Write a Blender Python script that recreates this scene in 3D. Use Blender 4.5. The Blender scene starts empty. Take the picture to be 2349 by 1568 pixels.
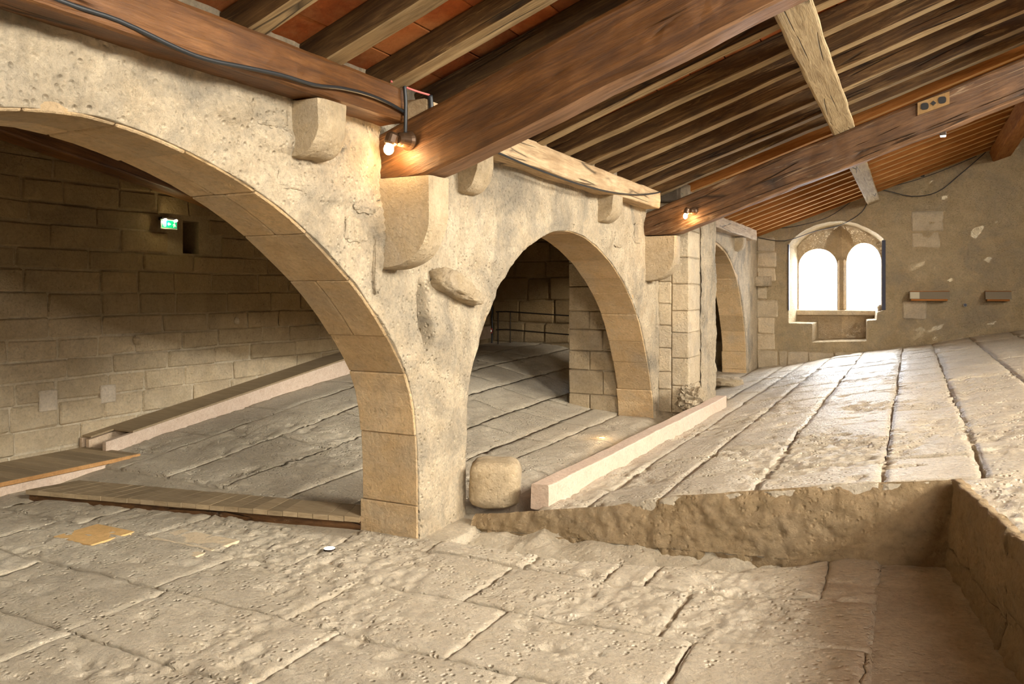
import bpy, bmesh, math, random
from mathutils import Vector, Matrix, noise
random.seed(7)
# ------------------------------------------------------------------ units
# Coordinates below are in "wall distances": the arcade wall face is the plane
# x=-1, the camera stands at x=0,y=0, eye level is z=0.  K metres per unit.
K = 3.0; H0 = 0.56
def V(x, y, z): return Vector((x*K, y*K, (z+H0)*K))
C = bpy.context.scene.collection
sc = bpy.context.scene
# ------------------------------------------------------------------ camera
cam = bpy.data.cameras.new('camera'); co = bpy.data.objects.new('camera', cam); C.objects.link(co)
cam.sensor_width = 36; cam.lens = 36*1806/2349; cam.shift_y = -114/2349
cam.clip_start = .05; cam.clip_end = 200
co.location = V(0, 0, 0); co.rotation_euler = (math.radians(90), 0, math.atan(916/1806))
sc.camera = co
# ------------------------------------------------------------------ world, daylight
w = bpy.data.worlds.new('sky'); sc.world = w; w.use_nodes = True
bg = w.node_tree.nodes['Background']; bg.inputs[0].default_value = (.93, .96, 1, 1); bg.inputs[1].default_value = 9.0
def area(name, loc, size, size_y, power, rot, col=(1, .93, .82), spread=180):
    l = bpy.data.lights.new(name, 'AREA'); l.shape = 'RECTANGLE'; l.size = size*K; l.size_y = size_y*K
    l.energy = power; l.color = col; l.spread = math.radians(spread)
    o = bpy.data.objects.new(name, l); C.objects.link(o); o.location = loc; o.rotation_euler = rot
    return o
# daylight entering through the two tall openings of the right wall and the twin light of the back wall
SIDE = [(-.1, 1.0), (1.9, 3.0)]; SZ0, SZ1 = .68, 1.36; XR = 2.05
for a_, b_ in SIDE:
    area('daylight_and_fill', V(XR+.28, (a_+b_)/2, (SZ0+SZ1)/2+.12), SZ1-SZ0, b_-a_, 1000, (0, math.radians(64), 0), (1, .93, .80))
area('daylight_and_fill', V(1.2, -1.62, .86), .75, .62, 420, (math.radians(76), 0, math.radians(38)), (1, .90, .74))  # added fill lamp behind the camera, brightens the arch reveals
area('daylight_and_fill', V(-.46, 6.5, .40), .75, .8, 420, (math.radians(-62), 0, 0), (.95, .97, 1))
sc.view_settings.view_transform = 'Standard'; sc.view_settings.look = 'None'
sc.view_settings.gamma = 1; sc.view_settings.use_curve_mapping = False
sc.view_settings.exposure = 0.68
# ------------------------------------------------------------------ materials
class NT:
    def __init__(s, name):
        s.m = bpy.data.materials.new(name); s.m.use_nodes = True; s.t = s.m.node_tree; s.n = s.t.nodes; s.l = s.t.links
        s.b = s.n['Principled BSDF']; s.pos = None
    def add(s, kind, **kw):
        n = s.n.new(kind)
        for k, v in kw.items():
            if hasattr(n, k): setattr(n, k, v)
            else: n.inputs[k.replace('_', ' ')].default_value = v
        return n
    def link(s, a, b): s.l.new(a, b)
    def noise(s, vec, scale, detail=6, rough=.6, dist=0):
        n = s.add('ShaderNodeTexNoise'); n.inputs['Scale'].default_value = scale; n.inputs['Detail'].default_value = detail
        n.inputs['Roughness'].default_value = rough; n.inputs['Distortion'].default_value = dist; s.link(vec, n.inputs['Vector']); return n.outputs['Fac']
    def voro(s, vec, scale, feat='F1'):
        n = s.add('ShaderNodeTexVoronoi'); n.feature = feat; n.inputs['Scale'].default_value = scale; s.link(vec, n.inputs['Vector']); return n.outputs['Distance']
    def ramp(s, fac, stops):
        r = s.add('ShaderNodeValToRGB'); e = r.color_ramp.elements
        while len(e) < len(stops): e.new(.5)
        for i, (p, c) in enumerate(stops):
            e[i].position = p; e[i].color = (*c, 1) if not isinstance(c, (int, float)) else (c, c, c, 1)
        s.link(fac, r.inputs[0]); return r.outputs[0]
    def mix(s, fac, a, b, mode='MIX'):
        n = s.add('ShaderNodeMix'); n.data_type = 'RGBA'; n.blend_type = mode
        for sock, v in ((n.inputs[0], fac), (n.inputs[6], a), (n.inputs[7], b)):
            if hasattr(v, 'is_output'): s.link(v, sock)
            elif isinstance(v, (int, float)): sock.default_value = v
            else: sock.default_value = (*v, 1)
        return n.outputs[2]
    def math(s, op, a, b=0):
        n = s.add('ShaderNodeMath'); n.operation = op
        for sock, v in ((n.inputs[0], a), (n.inputs[1], b)):
            if hasattr(v, 'is_output'): s.link(v, sock)
            else: sock.default_value = v
        return n.outputs[0]
    def bump(s, h, strength, dist, prev=None):
        n = s.add('ShaderNodeBump'); n.inputs['Strength'].default_value = strength; n.inputs['Distance'].default_value = dist
        s.link(h, n.inputs['Height'])
        if prev: s.link(prev, n.inputs['Normal'])
        return n.outputs[0]

def stone(name, a, b, grey, rough=.85, pit=.5, patch=.6, bumpd=.02, fine=1.0, spec=.25, var=.12, fc=.5, painted_shade=None):
    """a/b light and dark tone of the stone, grey = weathering patches"""
    t = NT(name); p = t.add('ShaderNodeNewGeometry').outputs['Position']
    big = t.noise(p, 1.5, 6, .65, .6); mid = t.noise(p, 5, 6, .65, .3); fn = t.noise(p, 34*fine, 8, .7)
    col = t.mix(t.ramp(mid, [(.3, 0), (.7, 1)]), b, a)
    col = t.mix(t.math('MULTIPLY', t.ramp(big, [(.47, 0), (.66, 1)]), patch), col, grey)
    col = t.mix(t.math('MULTIPLY', t.ramp(t.noise(p, 13, 5, .7, .8), [(.55, 0), (.75, 1)]), .35*patch), col, grey)
    col = t.mix(fc, col, t.ramp(fn, [(.25, .5), (.47, 1.0), (.72, 1.3)]), 'MULTIPLY')
    if painted_shade:      # shadow on the sooty upper masonry, painted into its colour (metres, falls along the wall)
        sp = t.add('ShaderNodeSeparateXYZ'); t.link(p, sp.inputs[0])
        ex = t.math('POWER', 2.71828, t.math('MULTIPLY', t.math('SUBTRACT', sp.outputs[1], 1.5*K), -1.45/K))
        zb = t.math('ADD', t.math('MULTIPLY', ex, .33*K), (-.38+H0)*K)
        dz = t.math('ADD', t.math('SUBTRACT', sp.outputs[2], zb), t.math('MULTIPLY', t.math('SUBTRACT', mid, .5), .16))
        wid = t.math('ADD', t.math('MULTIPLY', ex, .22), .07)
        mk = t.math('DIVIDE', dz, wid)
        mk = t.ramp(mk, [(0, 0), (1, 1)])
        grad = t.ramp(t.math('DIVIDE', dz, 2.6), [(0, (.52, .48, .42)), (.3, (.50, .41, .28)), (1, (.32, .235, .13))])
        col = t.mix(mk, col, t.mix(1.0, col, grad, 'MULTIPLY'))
    inf = t.add('ShaderNodeObjectInfo').outputs['Random']
    v = t.math('ADD', t.math('MULTIPLY', inf, var*2), 1-var)
    col = t.mix(1.0, col, v, 'MULTIPLY')
    t.link(col, t.b.inputs['Base Color'])
    t.b.inputs['Roughness'].default_value = rough; t.b.inputs['Specular IOR Level'].default_value = spec
    pits = t.ramp(t.voro(p, 26*fine), [(.05, 0), (.35, 1)])
    mask = t.ramp(t.noise(p, 3.2, 4, .6), [(.42, 0), (.6, 1)])
    h1 = t.bump(t.noise(p, 9, 8, .72, .5), .9, bumpd*3)
    h2 = t.bump(fn, .9, bumpd*1.2, h1)
    pm = t.mix(mask, (1, 1, 1), pits)
    h3 = t.bump(pm, pit, bumpd*.9, h2)
    t.link(h3, t.b.inputs['Normal'])
    return t.m

def wood(name, dark, mid, light, stain=.5, bumpd=.006, rough=.55, spec=.35, scale=1.0, crack=1.0, chalk=None):
    """grain runs along the object's own X axis"""
    t = NT(name); oc = t.add('ShaderNodeTexCoord').outputs['Object']
    inf = t.add('ShaderNodeObjectInfo').outputs['Random']
    off = t.add('ShaderNodeVectorMath'); off.operation = 'ADD'; t.link(oc, off.inputs[0])
    cmb = t.add('ShaderNodeCombineXYZ'); t.link(t.math('MULTIPLY', inf, 40), cmb.inputs[0]); t.link(t.math('MULTIPLY', inf, 17), cmb.inputs[1]); t.link(cmb.outputs[0], off.inputs[1])
    mp = t.add('ShaderNodeMapping'); mp.inputs['Scale'].default_value = (.9*scale, 11*scale, 11*scale); t.link(off.outputs[0], mp.inputs[0])
    m2 = t.add('ShaderNodeMapping'); m2.inputs['Scale'].default_value = (.35*scale, 8*scale, 8*scale); t.link(off.outputs[0], m2.inputs[0])
    g = t.noise(mp.outputs[0], 1.6, 8, .7, .9); st = t.noise(off.outputs[0], 2.2, 5, .65, .5)
    fine = t.noise(mp.outputs[0], 7, 6, .7, .4)
    col = t.ramp(g, [(.26, dark), (.5, mid), (.78, light)])
    col = t.mix(t.math('MULTIPLY', t.ramp(st, [(.42, 0), (.68, 1)]), stain), col, dark)
    if chalk: col = t.mix(t.math('MULTIPLY', t.ramp(t.noise(mp.outputs[0], 1.1, 7, .75, 1.5), [(.56, 0), (.68, 1)]), .7), col, chalk)
    cr = t.ramp(t.voro(m2.outputs[0], 1.0, 'DISTANCE_TO_EDGE'), [(.0, 0), (.035, 1)])
    crm = t.mix(t.math('MULTIPLY', t.ramp(t.noise(off.outputs[0], 1.3, 2), [(.5, 0), (.58, 1)]), crack), (1, 1, 1), cr)
    col = t.mix(.8, col, crm, 'MULTIPLY')
    col = t.mix(.5, col, t.ramp(fine, [(.3, .6), (.6, 1.1)]), 'MULTIPLY')
    col = t.mix(1.0, col, t.math('ADD', t.math('MULTIPLY', inf, .35), .82), 'MULTIPLY')
    t.link(col, t.b.inputs['Base Color'])
    t.b.inputs['Roughness'].default_value = rough; t.b.inputs['Specular IOR Level'].default_value = spec
    h = t.bump(g, .8, bumpd*1.4); h = t.bump(fine, .6, bumpd, h); h = t.bump(crm, .8, bumpd*2, h)
    t.link(h, t.b.inputs['Normal']); return t.m
def plain(name, col, rough=.5, metal=0, emit=None, es=0):
    t = NT(name); p = t.add('ShaderNodeNewGeometry').outputs['Position']
    c = t.mix(t.math('MULTIPLY', t.noise(p, 22, 4), .5), col, tuple(x*.7 for x in col)); t.link(c, t.b.inputs['Base Color'])
    t.b.inputs['Roughness'].default_value = rough; t.b.inputs['Metallic'].default_value = metal
    if emit: t.b.inputs['Emission Color'].default_value = (*emit, 1); t.b.inputs['Emission Strength'].default_value = es
    return t.m
M = {}
M['plaster'] = stone('lime_plaster', (.80, .67, .475), (.60, .475, .31), (.36, .31, .235), pit=.9, patch=.9, bumpd=.03, var=.03, fc=.7)
M['soffit'] = stone('dressed_stone', (.70, .50, .28), (.60, .41, .21), (.50, .41, .29), pit=.35, patch=.6, bumpd=.014, var=.15)
M['corbel'] = stone('corbel_stone', (.58, .46, .30), (.46, .35, .21), (.42, .36, .28), pit=.6, patch=.5, bumpd=.014)
M['slab'] = stone('floor_stone', (.82, .72, .555), (.72, .61, .44), (.60, .505, .37), pit=.95, patch=.55, bumpd=.024, fc=.6, spec=.6, rough=.47, var=.07)
M['mortar'] = stone('floor_mortar', (.74, .64, .48), (.62, .52, .37), (.48, .40, .29), pit=.6, bumpd=.02, var=0)
M['oldwall'] = stone('old_masonry', (.76, .63, .43), (.64, .51, .32), (.46, .37, .25), pit=.5, patch=.6, bumpd=.014, var=.10, painted_shade=1)
M['oldmortar'] = stone('old_wall_mortar', (.84, .74, .56), (.74, .63, .45), (.52, .44, .31), pit=.3, bumpd=.014, var=0, painted_shade=1)
M['repair'] = stone('pale_repair_stone', (.72, .63, .50), (.64, .54, .40), (.55, .48, .38), pit=.4, bumpd=.01)
M['back'] = stone('back_wall_plaster', (.76, .60, .37), (.60, .45, .25), (.44, .37, .27), pit=.7, patch=.6, bumpd=.05, var=.03)  # ochre tone also carries the warm lamp glow on this wall
M['backstone'] = stone('back_wall_stone', (.70, .58, .40), (.57, .45, .29), (.42, .36, .28), pit=.5, patch=.6, bumpd=.016)
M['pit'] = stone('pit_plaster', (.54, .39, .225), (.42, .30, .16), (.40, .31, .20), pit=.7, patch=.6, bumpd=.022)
M['darkstone'] = stone('sooty_stone', (.17, .13, .09), (.12, .09, .06), (.2, .17, .14), pit=.4, bumpd=.01)
M['pink'] = stone('pink_limestone', (.68, .52, .40), (.60, .45, .34), (.62, .55, .45), pit=.35, patch=.35, bumpd=.006, rough=.6)
M['inlay'] = stone('orange_inlay', (.78, .50, .22), (.70, .43, .17), (.7, .5, .28), pit=.2, patch=.2, bumpd=.004, rough=.6)
M['inlay2'] = stone('pale_inlay', (.62, .50, .34), (.56, .45, .30), (.5, .42, .32), pit=.25, patch=.3, bumpd=.005, rough=.6)
M['beam'] = wood('varnished_beam', (.022, .008, .002), (.085, .032, .006), (.21, .090, .024), bumpd=.006, rough=.42, spec=.5)
M['beam2'] = wood('dark_beam', (.026, .011, .004), (.095, .042, .012), (.20, .10, .04), bumpd=.007, rough=.5, spec=.4, chalk=(.35, .25, .15))
M['plate'] = wood('orange_wall_plate', (.045, .016, .004), (.155, .060, .013), (.31, .14, .045), stain=.45, rough=.45, spec=.45)
M['plate2'] = wood('weathered_wall_plate', (.20, .12, .055), (.46, .33, .19), (.60, .46, .29), stain=.45, rough=.75)
M['rafter'] = wood('weathered_rafter', (.022, .009, .002), (.085, .042, .011), (.25, .15, .052), stain=.5, rough=.7, chalk=(.32, .20, .08))
M['newrafter'] = wood('orange_rafter', (.20, .07, .014), (.36, .14, .034), (.50, .23, .07), stain=.25, rough=.85, spec=.15, crack=.3)
M['underrafter'] = wood('bounce_lit_rafter_underside', (.14, .085, .035), (.33, .235, .12), (.50, .38, .21), stain=.35, rough=.8)  # brighter rafter wood, light bounced off the floor put into the colour
M['undernew'] = wood('bounce_lit_orange_underside', (.34, .17, .055), (.56, .31, .11), (.68, .42, .18), stain=.15, rough=.85, spec=.1, crack=.2)
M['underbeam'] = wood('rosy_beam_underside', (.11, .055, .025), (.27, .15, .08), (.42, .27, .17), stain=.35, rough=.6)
M['purlin'] = wood('pale_purlin', (.20, .13, .06), (.44, .33, .18), (.58, .45, .27), stain=.35, bumpd=.012, rough=.8)
M['pine'] = wood('pale_pine', (.42, .30, .19), (.56, .43, .30), (.66, .54, .40), stain=.15, bumpd=.002, rough=.7, crack=.1)
M['pinkpine'] = wood('limed_pine', (.50, .37, .27), (.62, .49, .38), (.72, .61, .50), stain=.12, bumpd=.002, rough=.6, crack=.1)
M['boardtop'] = wood('worn_boards', (.26, .19, .11), (.36, .27, .16), (.44, .34, .22), stain=.15, bumpd=.002, rough=.7, crack=.1)
M['endgrain'] = wood('orange_end_grain', (.35, .17, .06), (.50, .27, .10), (.6, .35, .15), stain=.2, bumpd=.002, crack=0)
M['tile'] = stone('terracotta', (.36, .09, .018), (.22, .05, .010), (.5, .24, .09), pit=.15, patch=.5, bumpd=.004, rough=.75, var=.3)
M['lid'] = plain('roof_board', (.06, .03, .015), .9)
M['black'] = plain('black_cable', (.018, .02, .022), .45)
M['iron'] = plain('dark_iron', (.05, .035, .025), .5, .6)
M['fixture'] = plain('bronze_fixture', (.09, .05, .025), .4, .5)
M['bulb'] = plain('warm_bulb', (1, .8, .5), .3, 0, (1, .72, .38), 40)
M['warmlens'] = plain('warm_lens', (1, .7, .4), .3, 0, (1, .55, .22), 2.2)
M['whitelamp'] = plain('white_lamp', (1, 1, .95), .3, 0, (1, .95, .8), 3)
M['green'] = plain('green_sign', (0, .30, .11), .35, 0, (0, .36, .13), .8)
M['white'] = plain('white_print', (.85, .9, .75), .5, 0, (.8, .9, .7), .3)
M['clearframe'] = plain('pale_sign_frame', (.5, .62, .45), .3)
M['red'] = plain('red_plastic', (.65, .05, .03), .4)
M['pinktube'] = plain('pink_sleeve', (.6, .16, .14), .5)
M['grey'] = plain('grey_panel', (.23, .19, .13), .5)
M['label'] = plain('cream_label', (.62, .57, .42), .5)
M['clay'] = stone('hollow_clay_brick', (.24, .135, .045), (.20, .11, .035), (.25, .17, .09), pit=.2, bumpd=.004)
M['dark'] = plain('dark_void', (.015, .013, .012), .9)
M['jamb'] = plain('dark_bluish', (.02, .022, .05), .5)  # chromatic flare at the right jamb put into the colour as blue
# ------------------------------------------------------------------ mesh helpers
def obj(name, verts, faces, mat, parent=None, smooth=False, local=None, label=None):
    """verts in wall-distance units; the object's origin is put at its base centre (or at `local`)"""
    P = [V(*v) for v in verts]
    if local is None:
        xs = [p.x for p in P]; ys = [p.y for p in P]; zs = [p.z for p in P]
        o0 = Vector(((min(xs)+max(xs))/2, (min(ys)+max(ys))/2, min(zs)))
    else: o0 = V(*local)
    me = bpy.data.meshes.new(name); me.from_pydata([tuple(p-o0) for p in P], [], faces); me.update()
    me.materials.append(M[mat])
    if smooth: me.polygons.foreach_set('use_smooth', [True]*len(me.polygons))
    o = bpy.data.objects.new(name, me); C.objects.link(o)
    pw = Vector((0, 0, 0)); q = parent
    while q: pw += q.location; q = q.parent
    o.location = o0-pw; o.parent = parent
    if label: o['label'] = label
    return o
def tag(o, label, cat, group=None):
    o['label'] = label; o['category'] = cat
    if group: o['group'] = group
    return o
def empty(name, loc, label, cat, group=None):
    o = bpy.data.objects.new(name, None); C.objects.link(o); o.location = V(*loc); o.empty_display_size = .1
    return tag(o, label, cat, group)
def struct(o): o['kind'] = 'structure'; return o
def cbox(x0, x1, y0, y1, z0, z1, b=.004, jit=0.0):
    """chamfered box: 24 vertices, 26 faces"""
    b = min(b, (x1-x0)*.45, (y1-y0)*.45, (z1-z0)*.45)
    cx, cy, cz = (x0+x1)/2, (y0+y1)/2, (z0+z1)/2; hx, hy, hz = (x1-x0)/2, (y1-y0)/2, (z1-z0)/2
    vs = []; idx = {}
    for sx in (-1, 1):
        for sy in (-1, 1):
            for sz in (-1, 1):
                j = Vector([random.uniform(-jit, jit) for _ in range(3)])
                for ax in range(3):
                    p = [hx-b, hy-b, hz-b]; p[ax] += b
                    idx[(sx, sy, sz, ax)] = len(vs)
                    vs.append((cx+sx*p[0]+j[0], cy+sy*p[1]+j[1], cz+sz*p[2]+j[2]))
    f = []
    def q(ks):
        ids = [idx[k] for k in ks]; ce = sum((Vector(vs[i]) for i in ids), Vector())/len(ids)
        n = (Vector(vs[ids[1]])-Vector(vs[ids[0]])).cross(Vector(vs[ids[2]])-Vector(vs[ids[0]]))
        if n.dot(ce-Vector((cx, cy, cz))) < 0: ids.reverse()
        f.append(ids)
    for s in (-1, 1):
        q([(s, -1, -1, 0), (s, 1, -1, 0), (s, 1, 1, 0), (s, -1, 1, 0)])
        q([(-1, s, -1, 1), (1, s, -1, 1), (1, s, 1, 1), (-1, s, 1, 1)])
        q([(-1, -1, s, 2), (1, -1, s, 2), (1, 1, s, 2), (-1, 1, s, 2)])
    for a in (-1, 1):
        for c in (-1, 1):
            q([(a, c, -1, 0), (a, c, 1, 0), (a, c, 1, 1), (a, c, -1, 1)])
            q([(a, -1, c, 0), (a, 1, c, 0), (a, 1, c, 2), (a, -1, c, 2)])
            q([(-1, a, c, 1), (1, a, c, 1), (1, a, c, 2), (-1, a, c, 2)])
            for d in (-1, 1): q([(a, c, d, 0), (a, c, d, 1), (a, c, d, 2)])
    return vs, f
def block(name, x0, x1, y0, y1, z0, z1, mat, parent=None, b=.004, jit=0, label=None):
    v, f = cbox(x0, x1, y0, y1, z0, z1, b, jit); return obj(name, v, f, mat, parent, label=label)
def join(parts):
    vs = []; fs = []
    for v, f in parts:
        n = len(vs); vs += v; fs += [[i+n for i in q] for q in f]
    return vs, fs
def box(x0, x1, y0, y1, z0, z1):
    v = [(x, y, z) for x in (x0, x1) for y in (y0, y1) for z in (z0, z1)]
    return v, [[0, 1, 3, 2], [4, 6, 7, 5], [0, 4, 5, 1], [2, 3, 7, 6], [0, 2, 6, 4], [1, 5, 7, 3]]
def fb(x, y, z, H=1.0, oc=4): return noise.fractal(Vector((x, y, z)), H, 2.0, oc)
def beam(name, p0, p1, w_, h_, mat, parent=None, n=24, wob=.0015, cham=.006, cut0=None, roll=0, under=None):
    """timber from p0 to p1 (centres of its section, wall units), local X along it"""
    P0, P1 = V(*p0), V(*p1); d = P1-P0; L = d.length; X = d.normalized()
    Z = Vector((0, 0, 1)); Yv = Z.cross(X).normalized(); Zv = X.cross(Yv)
    R = Matrix((X, Yv, Zv)).transposed().to_4x4() @ Matrix.Rotation(roll, 4, 'X')
    hw, hh, c = w_*K/2, h_*K/2, cham*K; ring = []
    for a, b2 in ((-hw, -hh), (hw, -hh), (hw, hh), (-hw, hh)):
        sa, sb = (1 if a > 0 else -1), (1 if b2 > 0 else -1)
        pts = [(a, b2-sb*c), (a-sa*c*.3, b2-sb*c*.3), (a-sa*c, b2)]
        if sa*sb > 0: pts = [pts[0], pts[1], pts[2]]
        ring.append((pts, sa, sb))
    sec = []
    order = [ring[0][0][::1], ring[1][0][::-1], ring[2][0][::1], ring[3][0][::-1]]
    sec = [order[0][0], order[0][1], order[0][2], (0, -hh)]+[order[1][0], order[1][1], order[1][2], (hw, 0)]+[order[2][0], order[2][1], order[2][2], (0, hh)]+[order[3][0], order[3][1], order[3][2], (-hw, 0)]
    m = len(sec); vs = []; sd = random.random()*50
    for i in range(n+1):
        x = L*i/n; wy = fb(x*.6+sd, 3, 0)*wob*K*2.5; wz = fb(x*.6+sd, 9, 0)*wob*K*2.5
        for k, (a, b2) in enumerate(sec):
            q = fb(x*2.0+sd, a*5, b2*5)*wob*K*2
            bb = b2+wz+q
            if cut0 and b2 < 0: bb = max(bb, cut0(x, a))
            vs.append((x, a+wy+q, bb))
    fs = [[i*m+k, i*m+(k+1) % m, (i+1)*m+(k+1) % m, (i+1)*m+k][::-1] for i in range(n) for k in range(m)]
    fs += [list(range(m)), list(range(n*m, n*m+m))[::-1]]
    me = bpy.data.meshes.new(name); me.from_pydata(vs, [], fs); me.update(); me.materials.append(M[mat])
    bm = bmesh.new(); bm.from_mesh(me); bmesh.ops.recalc_face_normals(bm, faces=bm.faces); bm.to_mesh(me); bm.free()
    if under:      # paler underside; on the rafters bounce light is put into the colour
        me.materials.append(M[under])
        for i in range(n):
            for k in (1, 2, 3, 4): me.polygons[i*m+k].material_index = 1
    o = bpy.data.objects.new(name, me); C.objects.link(o)
    pw = Vector((0, 0, 0)); q = parent
    while q: pw += q.location; q = q.parent
    o.matrix_world = Matrix.Translation(P0-pw) @ R
    o.parent = parent; return o
def tube(name, pts, r, mat, parent=None, seg=8, closed=False):
    P = [Vector(p) for p in pts]; vs = []; fs = []
    Q = [P[0]]
    for i in range(len(P)-1):      # catmull smoothing
        p0 = P[max(i-1, 0)]; p1 = P[i]; p2 = P[i+1]; p3 = P[min(i+2, len(P)-1)]
        for k in range(1, 5):
            t = k/4; Q.append(.5*((2*p1)+(p2-p0)*t+(2*p0-5*p1+4*p2-p3)*t*t+(-p0+3*p1-3*p2+p3)*t**3))
    for i, p in enumerate(Q):
        d = (Q[min(i+1, len(Q)-1)]-Q[max(i-1, 0)]).normalized()
        u = d.orthogonal() if abs(d.z) > .9 else d.cross(Vector((0, 0, 1)))
        u.normalize(); v = d.cross(u)
        for k in range(seg):
            a = 2*math.pi*k/seg; vs.append(tuple(p+(u*math.cos(a)+v*math.sin(a))*r))
    n = len(Q)
    fs = [[i*seg+k, i*seg+(k+1) % seg, (i+1)*seg+(k+1) % seg, (i+1)*seg+k] for i in range(n-1) for k in range(seg)]
    fs += [list(range(seg))[::-1], list(range((n-1)*seg, n*seg))]
    return obj(name, vs, fs, mat, parent, smooth=True)
def lathe(prof, c, axis, seg=20):
    """prof: (along, radius) pairs around axis from c"""
    A = Vector(axis).normalized(); u = A.orthogonal().normalized(); v = A.cross(u); c = Vector(c); vs = []
    for s, r in prof:
        for k in range(seg):
            a = 2*math.pi*k/seg; vs.append(tuple(c+A*s+(u*math.cos(a)+v*math.sin(a))*r))
    n = len(prof)
    fs = [[i*seg+k, i*seg+(k+1) % seg, (i+1)*seg+(k+1) % seg, (i+1)*seg+k] for i in range(n-1) for k in range(seg)]
    fs += [list(range(seg))[::-1], list(range((n-1)*seg, n*seg))]
    return vs, fs
def interp(tab, x):
    if x <= tab[0][0]: return tab[0][1]
    for (a, u), (b2, v) in zip(tab, tab[1:]):
        if x <= b2: return u+(v-u)*(x-a)/(b2-a)
    return tab[-1][1]
def sstep(a, b2, x):
    t = min(1, max(0, (x-a)/(b2-a))); return t*t*(3-2*t)
# ------------------------------------------------------------------ floor heights
FT = [(-1.2, -.56), (-1, -.545), (-.9, -.53), (-.75, -.502), (-.6, -.475), (-.44, -.4325), (-.26, -.400), (-.078, -.366), (.07, -.345), (.33, -.29), (.64, -.234), (1.0, -.19), (2.3, -.10)]
def F(x, y=3): return interp(FT, x)
def Fn(x, y=0): return interp([(-2.6, -.555), (-.5, -.553), (-.3, -.54), (-.1, -.512), (.1, -.49), (.4, -.47)], x)
def G(x, y):
    u = min(1, max(0, (-1.15-x)/1.3)); s = sstep(0, .78, u)
    h = interp([(1.45, 0), (1.75, .035), (2.4, .11), (3.0, .168), (3.8, .195), (4.7, .215)], y)
    return -.552+h*s+.012*sstep(2.0, 3.5, y)
def edge(y): return interp([(-1.3, .42), (.4, .25), (1.23, .133), (1.66, .073)], y)      # pit right wall
def yN(x): return interp([(-.95, 1.49), (-.7, 1.508), (-.405, 1.558), (-.2, 1.60), (-.1, 1.66), (.5, 1.66)], x)+.008*fb(x*9, 0, 1)
def Hb(x, y):
    """height of the bedding under the slabs"""
    if x > -.93:
        if y < 1.664:
            if x > edge(y)+.012: return F(x)-.02
            if y > yN(x) and x < .07:
                t = (y-yN(x))/(1.664-yN(x)+1e-4)
                return min(-.612+.055*sstep(.1, .9, t)*sstep(.05, -.35, x)+.020*fb(x*14, y*14, 0, .8, 5)+interp([(-.9, 0), (-.3, .01), (.05, .07)], x), F(x)-.04)
            return Fn(x)-.0085
        if x < -.79 and 1.67 < y < 3.36: return -.60
        return F(x)-.010
    if y > 1.46 and x < -1.0:
        return G(x, y)-.010
    if y > 1.6: return -.56 if y < 3.5 else -.555
    return Fn(x)-.0085
def gridlines(a, b2, step, extra=()):
    n = int((b2-a)/step); l = [a+(b2-a)*i/n for i in range(n+1)]
    for e in extra: l = [v for v in l if abs(v-e) > step*.3]+[e]
    return sorted(l)
gx = gridlines(-2.6, 2.3, .028, (-.93, -.79, -.795)); gy = gridlines(-1.3, 6.0, .028, (1.66, 1.668, 3.36, 3.365))
vs = [(x, y, Hb(x, y)+.003*fb(x*12, y*12, 4)) for x in gx for y in gy]; ny = len(gy)
fs = [[i*ny+j, (i+1)*ny+j, (i+1)*ny+j+1, i*ny+j+1] for i in range(len(gx)-1) for j in range(ny-1)]
floor = struct(obj('floor', vs, fs, 'mortar', smooth=True))
def relief(x, y, amp=1.0):
    """worn, flaked and pitted stone surface"""
    m = sstep(-.05, .20, noise.noise(Vector((x*2.6, y*2.6, 5.1)))+.5*noise.noise(Vector((x*8, y*8, 2.2))))
    r = noise.noise(Vector((x*34, y*34, 1.7))); r2 = noise.noise(Vector((x*80, y*80, 7.7)))
    p = max(0, noise.noise(Vector((x*15, y*24, 9.0)))-.36)
    ck = max(0, 1-abs(noise.noise(Vector((x*2.3+.4*r, y*4.5, 31))))/.030)*sstep(.05, .3, noise.noise(Vector((x*2.1, y*2.1, 40))))
    return amp*(.0030*noise.noise(Vector((x*6, y*6, 3)))-m*(.0032+.0050*r+.0050*r2)-.024*p-.007*ck+.0007*r2+.0012*noise.noise(Vector((x*20, y*20, 6))))
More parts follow.
